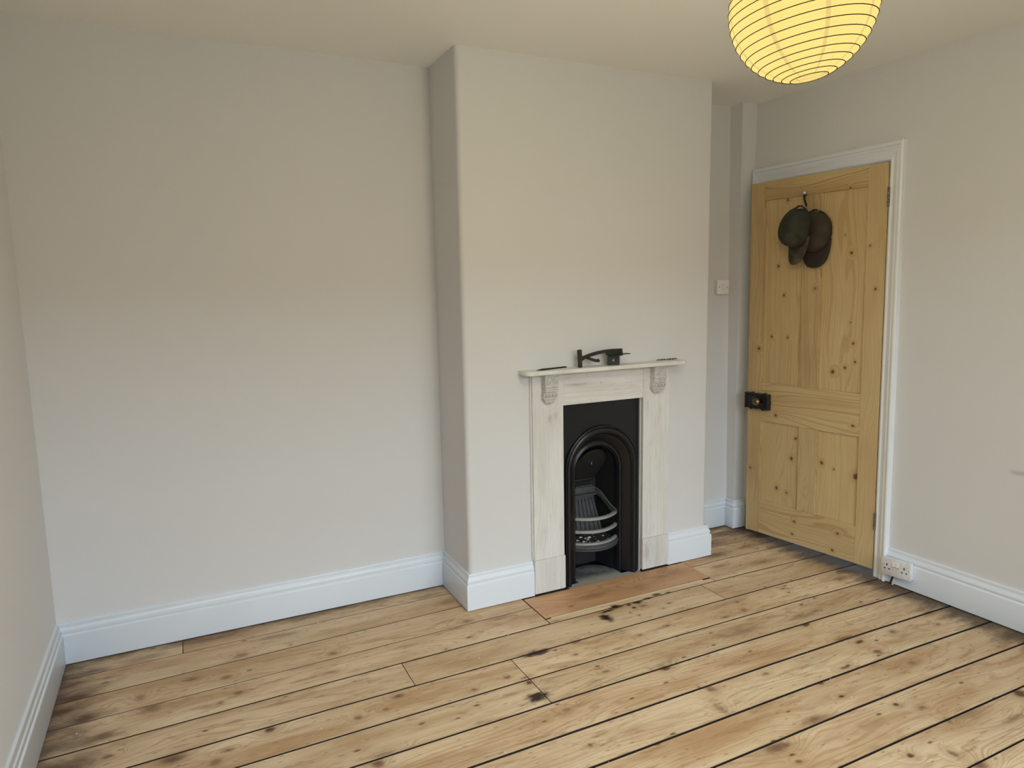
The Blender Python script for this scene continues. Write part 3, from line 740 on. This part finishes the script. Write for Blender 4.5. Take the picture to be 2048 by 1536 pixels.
# carved corbels
CPF0 = [(.052, 1.0635, 1), (.052, 1.052, 1), (.049, 1.049, .95), (.046, 1.030, .95), (.045, 1.014, .95), (.050, 1.011, 1), (.050, 1.003, 1), (.043, 1.000, .93), (.045, .992, .93), (.043, .980, .93), (.036, .977, .93), (.0365, .973, 1), (.040, .966, 1), (.038, .958, 1), (.032, .955, .95),
       (.033, .951, 1), (.032, .946, 1), (.025, .943, .80), (.024, .935, .74), (.021, .929, .62), (.016, .9235, .44), (.009, .9205, .22), (.0, .9195, .08)]
CPF = [(a * .86, b, c) for a, b, c in CPF0]
cmat = ww(111.0, tone=.84, line=.25)  # whitewash toned darker to stand in for shading in the carving
def corbel(cx, hw):
    base = FY - .0215
    rows = []
    for dpt, z, ws in CPF:
        w = hw * ws
        rows.append([(cx - w, base + .0004, z), (cx - w, base - dpt * .9, z)] + [(cx + w * q, base - dpt, z) for q in (-.9, -.45, 0, .45, .9)] + [(cx + w, base - dpt * .9, z), (cx + w, base + .0004, z)])
    mb = MB().grid(rows, closed=True, caps=True)
    c = loc(mb).put('corbel', cmat, fs, smooth=30)
    CV = lambda: MB()
    def put(d): loc(d.map(lambda p: Vector((p.x, base + (p.y - base) * .86 - .0012, p.z)))).put('carving', cmat, c, smooth=50)
    for i in range(4):                                   # row of little leaves
        q = cx + hw * (-.72 + .48 * i)
        put(CV().tube([(q - .005, base - .041, .9735), (q + .003, base - .0435, .967), (q - .004, base - .040, .9585)], [.003, .0058, .0028], 8))
    pts = [(cx + hw * .1 + (.026 - .0045 * a) * math.cos(a), base - .0455, .990 + (.0095 - .0016 * a) * math.sin(a)) for a in [0.35 * q for q in range(15)]]   # scroll
    put(CV().tube(pts, .0032, 6))
    for (dx, z) in ((-.022, 1.040), (-.008, 1.026), (.010, 1.040), (.022, 1.027), (-.022, 1.022), (.0, 1.042)):
        put(CV().tube([(cx + dx - .006, base - .047, z - .006), (cx + dx, base - .0495, z), (cx + dx + .007, base - .047, z + .003)], [.002, .0052, .002], 8))
    put(CV().lathe([(.005, 0), (.004, .003), (.0015, .0042)], (cx, base - .024, .934), (0, -1, 0), 12))
    for sx in (-1, 1): put(CV().tube([(cx + sx * hw * .5, base - .024, .941), (cx + sx * hw * .42, base - .023, .933), (cx + sx * .006, base - .018, .926)], .0018, 6))
corbel(2.0345, .0355); corbel(2.6495, .0385)
loc(MB().cbox(2.246, 2.252, FY - .024, FY - .0190, 1.042, SHELF_Z, .001).cbox(2.2462, 2.2518, FY - .024, FY - .0190, 1.032, 1.0415, .001)).put('nail_block', ww(117.), fs, label='small wooden block under the shelf')

# ------------------------------------------------------------------ cast-iron insert
ins = empty('fireplace_insert', (CX, FY, 0), label='black cast-iron arched fireplace insert with a small grate', category='fireplace')
loci = lambda mb: mb.map(lambda p: Vector((p.x - CX, p.y - FY, p.z)))
ZS, RO = .575, .210
NA = 40
def arch_path(r, zs, n=NA, zb=.0):
    return [(-r, zb), (-r, zs * .5)] + [(-r * math.cos(PI * i / n), zs + r * math.sin(PI * i / n)) for i in range(n + 1)] + [(r, zs * .5), (r, zb)]
hw = (OX1 - OX0) / 2 + .003
fp = MB()
ap = arch_path(RO - .004, ZS)
ot = []
for x, z in ap:
    if z <= ZS: ot.append((math.copysign(hw, x), z))
    else:
        a = math.atan2(z - ZS, x); t = min(hw / max(1e-6, abs(math.cos(a))), (OZ + .004 - ZS) / max(1e-6, math.sin(a)))
        ot.append((t * math.cos(a), ZS + t * math.sin(a)))
ca = MB()
def corner_fix(o):
    # snap the two rim points nearest to the upper corners
    for cxn in (-hw, hw):
        i = min(range(len(o)), key=lambda k: (o[k][0] - cxn) ** 2 + (o[k][1] - OZ - .004) ** 2); o[i] = (cxn, OZ + .004)
    return o
ot = corner_fix(ot)
fp.grid([[(x, .010, z) for x, z in ot], [(x, .010, z) for x, z in ap]])
fp.grid([[(x, .010, z) for x, z in ot], [(x, .018, z) for x, z in ot]])
fp.put('front_plate', IRON, ins)
PRF = [(.2100, .0115), (.2100, -.002), (.2085, -.006), (.2055, -.0075), (.2030, -.006), (.2020, -.003), (.2005, -.006), (.1965, -.0105), (.1905, -.0120), (.1850, -.0100), (.1815, -.0050), (.1800, .0), (.1785, .001), (.1770, -.001), (.1755, .001), (.1740, .007),
       (.1700, .010), (.1450, .043), (.1415, .0405), (.1385, .0375), (.1345, .0370), (.1305, .0395), (.1285, .0440), (.1278, .050), (.1262, .0500), (.1252, .0515), (.1242, .054), (.1235, .080)]
zs_of = lambda r: .548 + (r - .13) * (.027 / .08)
rows = [[(x, y, z) for x, z in arch_path(r, zs_of(r))] for r, y in PRF[:16]]
MB().grid(rows).put('outer_moulding', IRON, ins, smooth=45)
rows = [[(x, y, z) for x, z in arch_path(r, zs_of(r))] for r, y in PRF[15:]]
MB().grid(rows).put('reveal', IRON, ins, smooth=45)
# firebox: splayed cheeks, flat back, hood
rows = [[(x, y, z) for x, z in arch_path(r, zz, zb=.0)] for r, y, zz in ((.1235, .080, .545), (.112, .15, .53), (.098, .215, .50))]
fb = MB().grid(rows)
bk = [(x, .215, z) for x, z in arch_path(.098, .50)]
fb.add(bk, [tuple(range(len(bk)))])
fb.put('firebox', SOOT, ins, smooth=40)
# leaning hood plate with raised horseshoe edge and a keyhole boss
hood = []
def hp(x, z):                                            # hood leans forward towards the top
    return (x, .198 - (z - .455) * .72, z)
ho = [(-.066, .458), (.066, .458)] + [(.082 * math.sin(a), .565 + .085 * -math.cos(a)) for a in np.linspace(.33 * PI, 1.67 * PI, 22)]
ho = [(-.066, .458), (.066, .458)] + [(.086 * math.cos(a), .565 + .088 * math.sin(a)) for a in np.linspace(-.42, PI + .42, 26)]
hv = [Vector(hp(*p)) for p in ho]
hn = Vector((0, -1, -.72)).normalized()
mb = MB(); n = len(hv)
cen = sum(hv, Vector()) / n
mb.grid([[v for v in hv], [v + hn * .006 for v in hv], [cen + (v - cen) * .93 + hn * .006 for v in hv], [cen + (v - cen) * .90 + hn * .002 for v in hv]], closed=True, caps=True)
mb.put('hood_plate', SOOT, ins, smooth=35)
hb = MB()
hc = Vector(hp(0, .582))
hb.tube([hc + Vector((.010 * math.cos(a), -.004, .008 * math.sin(a))) for a in np.linspace(.2, 2.9, 8)], .0016, 6)
hb.tube([hc + Vector((.002, -.006, -.004)), hc + Vector((.003, -.009, -.016))], [.0028, .0016], 8)
hb.put('damper_latch', BAR, ins, smooth=60)
# ledge and ribbed fireback
lg = MB().cbox(-.062, .062, .160, .205, .398, .434, .004).cbox(-.066, .066, .152, .205, .386, .397, .003).box(-.05, .05, .168, .18, .434, .440)
lg.put('ledge', ASHY, ins, smooth=30)
rbm = MB()
def bp(x, t, o=0.0): return (x * (.068 + .030 * t) / .068, .197 - .05 * t - o, .376 - .180 * t)
for i in range(13):
    pass
xs_ = []
for k in range(7):
    c0 = -.068 + .136 * k / 7; w7 = .136 / 7
    xs_ += [(c0, 0), (c0 + w7 * .3, 0), (c0 + w7 * .4, .006), (c0 + w7 * .7, .006), (c0 + w7 * .8, 0)]
xs_.append((.068, 0))
rbm.grid([[bp(x, t, o) for x, o in xs_] for t in (0, .12, .5, 1)])
rbm.grid([[bp(x, t, .008) for x in (-.07, .07)] for t in (0, .06)])
rbm.put('fireback', ASHY, ins, smooth=25)
# swept cheek bars
for sx in (-1, 1):
    cbm = MB()
    for dz, rr_ in ((.0, .0048), (-.018, .0042)):
        pts = [(.064, .175, .420), (.072, .165, .418), (.086, .145, .402), (.098, .118, .374), (.108, .090, .347), (.118, .066, .330), (.127, .055, .322)]
        if dz: pts = pts[:6]
        cbm.tube([(sx * x, y, z + dz * (1 - i / 6)) for i, (x, y, z) in enumerate(pts)], rr_, 10)
    cbm.grid([[(sx * x, y + .004, z) for x, y, z in pts], [(sx * x, y + .004, z - .03) for x, y, z in pts]])
    cbm.put('cheek_bar', ASHY, ins, smooth=60)
# bowed front bars
def bow(hwid, ye, yc, n=20):
    return [(hwid * q, yc + (ye - yc) * q * q, 0) for q in np.linspace(-1, 1, n)]
def bar(z, dp, th, mat, name, ye=.055, yc=.004, hw_=.127):
    rows = []
    for x, y, _ in bow(hw_, ye, yc):
        rows.append([(x, y, z - th), (x, y, z - .0015), (x * .995, y + .0015, z), (x * .97, y + dp, z), (x * .97, y + dp, z - th)])
    return MB().grid(rows, closed=True, caps=True).put(name, mat, ins, smooth=30)
bar(.320, .016, .013, BAR, 'front_bar'); bar(.254, .016, .013, BAR, 'front_bar'); bar(.190, .016, .010, BAR, 'front_bar')
rows = []
for x, y, _ in bow(.128, .050, -.004):
    rows.append([(x, y + .004, .180), (x, y - .004, .174), (x, y - .006, .166), (x * .985, y - .002, .160), (x * .98, y, .156), (x * .985, y - .003, .152), (x * .95, y + .012, .146), (x * .9, y + .03, .146), (x * .9, y + .03, .180)])
MB().grid(rows, closed=True, caps=True).put('grate_lip', ASHY, ins, smooth=35)
gr = MB()
for k in range(11):
    x = -.100 + .020 * k
    yfront = .014 + .045 * (x / .127) ** 2
    gr.cbox(x - .0055, x + .0055, yfront, .150, .172, .184, .001)
gr.cbox(-.105, .105, .146, .160, .170, .184, .001)
gr.put('grate', ASHY, ins)
am = MB()
for i in range(34):
    x, y = rnd.gauss(-.03, .05), rnd.gauss(.075, .03)
    if abs(x) > .1 or not .03 < y < .15: continue
    q = rnd.choice((.003, .004, .006, .009))
    am.add([(x + q * a + rnd.uniform(-.3, .3) * q, y + q * b, .1845 + q * c) for a, b, c in ((-1, -.6, 0), (.9, -.8, 0), (1, .7, 0), (-.7, .9, 0), (.2, -.1, .8), (-.3, .4, .6))], [(0, 1, 4), (1, 2, 4), (2, 5, 4), (2, 3, 5), (3, 0, 5), (0, 4, 5), (0, 3, 2, 1)])
ash = loci(am.map(lambda p: Vector((p.x + CX, p.y + FY, p.z)))).put('ash', ASH, None, kind='stuff', label='crumbs of pale ash lying on the fireplace grate', category='ash')
ash.location = (CX, FY, 0)
# hearth slab inside the opening
hs_pts = [(CX - .2, -.352), (CX + .225, -.352), (CX + .225, FY + .012), (CX + .126, FY + .014), (CX + .126, FY + .08)] + [(CX + .112 * math.cos(a), FY + .10 + .085 * math.sin(a)) for a in np.linspace(0, PI, 12)] + [(CX - .126, FY + .08), (CX - .126, FY + .014), (CX - .2, FY + .012)]
MB().prism(hs_pts, -.03, .0008).put('hearth_slab', SLATE, floor, label='dusty grey stone hearth')

# ------------------------------------------------------------------ things on the mantel shelf
ST = 1.0826
tool = empty('iron_bracket', (2.19, FY - .052, ST), label='rusty old iron clamp with upright post and curved arm on the mantel shelf', category='iron tool')
tb = MB()
post = [(0, 0, 0), (0, 0, .004), (-.0005, 0, .03), (-.002, 0, .055), (-.0035, 0, .078), (-.004, 0, .082)]
tb.tube(post, [.0095, .011, .0105, .0112, .0115, .0105], 10)
tb.put('post', RUST, tool, smooth=50)
arm = [(.004, 0, .040), (.03, .002, .0475), (.06, .003, .0555), (.10, .004, .063), (.14, .004, .0675), (.18, .004, .069), (.235, .004, .068)]
MB().tube(arm, [1.3, 1, 1, 1, 1, 1.05, 1.1], flat=(.012, .014)).put('arm', RUST, tool, label='curved rusty bar')
MB().tube([(.035, -.002, .044), (.055, -.004, .036), (.075, -.006, .029), (.092, -.008, .026), (.098, -.008, .030)], [1, 1, 1.1, 1.1, 1.1], flat=(.010, .013)).put('prong', RUST, tool)
pl = MB()
ol = arc(0, 0, .0055, 0, 2 * PI, 16)[:-1]
# upright plate with a hole, turned towards the light
cw, chh = .031, .045
def plate_pt(a, b, y): return (a, y, b)
sq = []
for x, z in ol:
    a = math.atan2(z, x); t = min(cw / max(1e-6, abs(math.cos(a))), .0225 / max(1e-6, abs(math.sin(a))))
    sq.append((t * math.cos(a), t * math.sin(a)))
for i, (sxn, szn) in enumerate(((1, 1), (-1, 1), (-1, -1), (1, -1))):
    j = min(range(16), key=lambda k: (sq[k][0] - sxn * cw) ** 2 + (sq[k][1] - szn * .0225) ** 2); sq[j] = (sxn * cw * .95, szn * .0225)
rows = [[plate_pt(x, z, -.002) for x, z in ol], [plate_pt(x, z, -.002) for x, z in sq], [plate_pt(x, z, .002) for x, z in sq], [plate_pt(x, z, .002) for x, z in ol], [plate_pt(x, z, -.002) for x, z in ol]]
pl.grid(rows, closed=True)
Mp = Matrix.Translation((.178, -.010, .0235)) @ Matrix.Rotation(math.radians(-14), 4, 'Z')
pl.map(lambda p: Mp @ p)
pl.put('plate', DARKIRON, tool, label='dark square plate with a small hole')
MB().cbox(.150, .215, -.036, .006, .0462, .0505, .001).cbox(.205, .262, -.030, .002, .0500, .0535, .001).cbox(.146, .236, -.004, .012, .0500, .062, .001).put('jaw', DARKIRON, tool)
TWIG = plain('blackened_metal', (.012, .010, .008), .6, .2, .3, 80)
tw = MB()
tw.tube([(2.135, FY - .018, ST + .003), (2.08, FY - .030, ST + .0035), (2.03, FY - .046, ST + .003), (1.985, FY - .058, ST + .0025), (1.955, FY - .066, ST + .002)], [.0034, .0034, .0030, .0024, .0008], 8)
tw.tube([(2.10, FY - .022, ST + .004), (2.05, FY - .030, ST + .0035), (2.0, FY - .032, ST + .003), (1.968, FY - .036, ST + .0015)], [.002, .0026, .002, .0006], 8)
tw.put('twig', TWIG, smooth=60, label='thin dark forked twig lying on the left end of the mantel shelf', category='twig')
tw = MB()
for i in range(7):
    x = 2.672 + .018 * i; 
    tw.tube([(x - .010, FY - .008 - .003 * (i % 2), ST + .002), (x, FY - .010 - .003 * (i % 2), ST + .0038), (x + .010, FY - .009, ST + .002)], [.0012, .0034 if i % 3 else .0022, .0012], 8)
tw.put('twig', TWIG, smooth=60, label='short knobbly dark twig at the right back edge of the mantel shelf', category='twig')

# ------------------------------------------------------------------ light switch and socket
sw = empty('light_switch', (3.367, 0, 1.441), label='white square light switch on the alcove wall beside the chimney breast', category='light switch')
MB().cbox(-.041, .041, -.024, -.0003, -.039, .039, .003).put('back_box', PLASTIC_OLD, sw, smooth=30)
MB().cbox(-.0435, .0435, -.0315, -.0242, -.0415, .0415, .003).put('faceplate', PLASTIC, sw, smooth=30)
rk = MB().cbox(-.0085, .0085, -.0345, -.0312, -.0155, .0155, .001).map(lambda p: Vector((p.x, p.y - .1 * p.z, p.z)))
rk.put('rocker', PLASTIC, sw)
MB().box(-.0095, .0095, -.0318, -.0310, -.0165, .0165).put('rocker_gap', plain('grey_gap', (.25, .24, .23), .8), sw)
for x in (-.030, .030): MB().lathe([(.0028, 0), (.0028, .0006), (.001, .0008)], (x, -.0316, 0), (0, -1, 0), 12).put('screw', SLOT, sw)
so = empty('wall_socket', rw_world(1.072, .0225, .095), RW_ROT, label='grubby white double socket on the right skirting board beside the door', category='socket')
so.rotation_euler = (0, math.radians(-3.6), RW_ROT)
MB().cbox(-.070, .070, -.020, -.0003, -.040, .040, .003).put('back_box', PLASTIC_OLD, so, smooth=30)
MB().cbox(-.073, .073, -.0285, -.0202, -.043, .043, .0035).put('faceplate', PLASTIC_OLD, so, smooth=30)
for x in (-.0085, .0085):
    MB().cbox(x - .0075, x + .0075, -.0312, -.0284, .006, .030, .001).put('rocker', PLASTIC, so)
MB().box(-.0170, .0170, -.0288, -.0283, .0035, .0052).put('rocker_gap', SLOT, so)
for sx in (-1, 1):
    cx_ = sx * .043
    MB().box(cx_ - .0026, cx_ + .0026, -.0289, -.0283, .004, .0155).put('earth_slot', SLOT, so)
    for q in (-.011, .011): MB().box(cx_ + q - .0042, cx_ + q + .0042, -.0289, -.0283, -.0125, -.0072).put('pin_slot', SLOT, so)
    MB().lathe([(.0022, 0), (.001, .0006)], (sx * .064, -.0286, .004), (0, -1, 0), 10).put('screw', SLOT, so)
cbm = MB(); cbm.tube([(-.018, -.006, -.036), (-.020, -.007, -.055), (-.026, -.006, -.075), (-.034, -.004, -.096)], .0042, 8); cbm.put('cable', CABLE_W, so, smooth=60, label='white cable')
cbm = MB(); cbm.tube([(-.024, -.003, -.036), (-.030, -.003, -.055), (-.040, -.003, -.075), (-.046, -.002, -.094)], .0036, 8); cbm.put('cable', CABLE_B, so, smooth=60, label='black cable')

# ------------------------------------------------------------------ paper lantern
LC = Vector((1.7646, -1.9859, 2.030)); LR = .1505
lant = empty('paper_lantern', (LC.x, LC.y, LC.z), label='round ribbed paper lantern glowing yellow, hanging from the ceiling', category='lamp')
TILT = Matrix.Rotation(math.radians(-8), 3, fwd) @ Matrix.Rotation(.62, 3, 'Z')
lant.rotation_euler = TILT.to_euler()
back = lambda p: TILT.inverted() @ Vector(p)
def paper_mat():
    k = N('lit_rice_paper'); P = k.obj(); s = k.sep(P)
    n = k.noise(P, 9.0, 4.0, .6)
    fibn = k.noise(k.xyz(k.math('MULTIPLY', s[0], 40.0), k.math('MULTIPLY', s[1], 40.0), k.math('MULTIPLY', s[2], 120.0)), 1.0, 3.0)
    c = k.mix(n, (1.06, .87, .29, 1), (1.04, .78, .22, 1))
    c = k.mix(k.rng(fibn, .58, .75, 0, .25), c, (.85, .60, .18, 1))
    ang = k.math('ARCTAN2', s[1], s[0])
    m = k.math('ABSOLUTE', k.math('SUBTRACT', k.math('FRACT', k.math('ADD', k.math('MULTIPLY', ang, 8 / (2 * PI)), k.math('MULTIPLY', k.math('SUBTRACT', n, .5), .05))), .5))
    strip = k.rng(m, .055, .035)                             # gores of paper overlap here: two layers
    c = k.mix(k.math('MULTIPLY', strip, .75), c, (.80, .56, .20, 1))
    e = k.n('ShaderNodeEmission'); k.put(e.inputs[0], c); e.inputs[1].default_value = LAMP_GLOW
    tr = k.n('ShaderNodeBsdfTransparent'); ms2 = k.n('ShaderNodeMixShader'); ms2.inputs[0].default_value = .12   # thin paper: part of the bulb's light passes straight through
    k.t.links.new(e.outputs[0], ms2.inputs[1]); k.t.links.new(tr.outputs[0], ms2.inputs[2])
    k.t.links.new(ms2.outputs[0], k.out.inputs[0])
    return k.m
NR = 22
A0, A1 = math.radians(14.8), math.radians(165.2)
angs = [A0 + (A1 - A0) * i / NR for i in range(NR + 1)]
prof = []
for i in range(NR):
    for q in (0, .25, .5, .75):
        a = angs[i] + (angs[i + 1] - angs[i]) * q
        prof.append((LR * (1 - .010 * math.sin(PI * q)) * math.sin(a), LR * (1 - .010 * math.sin(PI * q)) * -math.cos(a)))
prof.append((LR * math.sin(A1), -LR * math.cos(A1)))
MB().lathe(prof, (0, 0, 0), n=72, caps=False).put('paper_shade', paper_mat(), lant, smooth=60)
WIRE = plain('brown_wire', (.006, .0035, .001), 1.0, spec=0.0)
for a in angs:
    pts = [(LR * 1.003 * math.sin(a) * math.cos(t), LR * 1.003 * math.sin(a) * math.sin(t), -LR * 1.003 * math.cos(a)) for t in np.linspace(0, 2 * PI, 49)]
    MB().tube(pts, .0009, 5, caps=False).put('rib', WIRE, lant, smooth=60)
MB().tube([(0, 0, LR * .93), back((.01, 0, H - LC.z - .12)), back((.012, 0, H - LC.z - .03))], .0035, 8).put('cord', CABLE_W, lant)
MB().lathe([(.045, H - LC.z - .0005), (.045, H - LC.z - .012), (.02, H - LC.z - .03), (.006, H - LC.z - .035)], back((.012, 0, 0)), back((0, 0, 1)), n=24).put('ceiling_rose', PLASTIC, lant, smooth=40)
MB().tube([(-LR * .33, 0, LR * .94), (0, 0, LR * .9), (LR * .33, 0, LR * .94)], .0012, 6).put('wire_frame', WIRE, lant)
MB().lathe([(.013, .09), (.017, .085), (.018, .04), (.016, .035)], (0, 0, LR * .93 - .09), n=16).put('lamp_holder', PLASTIC, lant, smooth=40)
bk_ = N('lit_bulb'); eb = bk_.n('ShaderNodeEmission'); eb.inputs[0].default_value = (1, .86, .6, 1); eb.inputs[1].default_value = 6.0
bk_.t.links.new(eb.outputs[0], bk_.out.inputs[0])
MB().lathe([(.012, .075), (.014, .06), (.026, .035), (.030, .015), (.027, -.005), (.016, -.02), (.004, -.026)], (0, 0, .05), n=20).put('bulb', bk_.m, lant, smooth=60)
pl_ = bpy.data.lights.new('bulb_light', 'POINT'); pl_.energy = LAMP_BULB; pl_.color = (1, .92, .64); pl_.shadow_soft_size = .11
po = bpy.data.objects.new('bulb_light', pl_); C.objects.link(po); po.parent = lant; po.location = (0, 0, -.01)
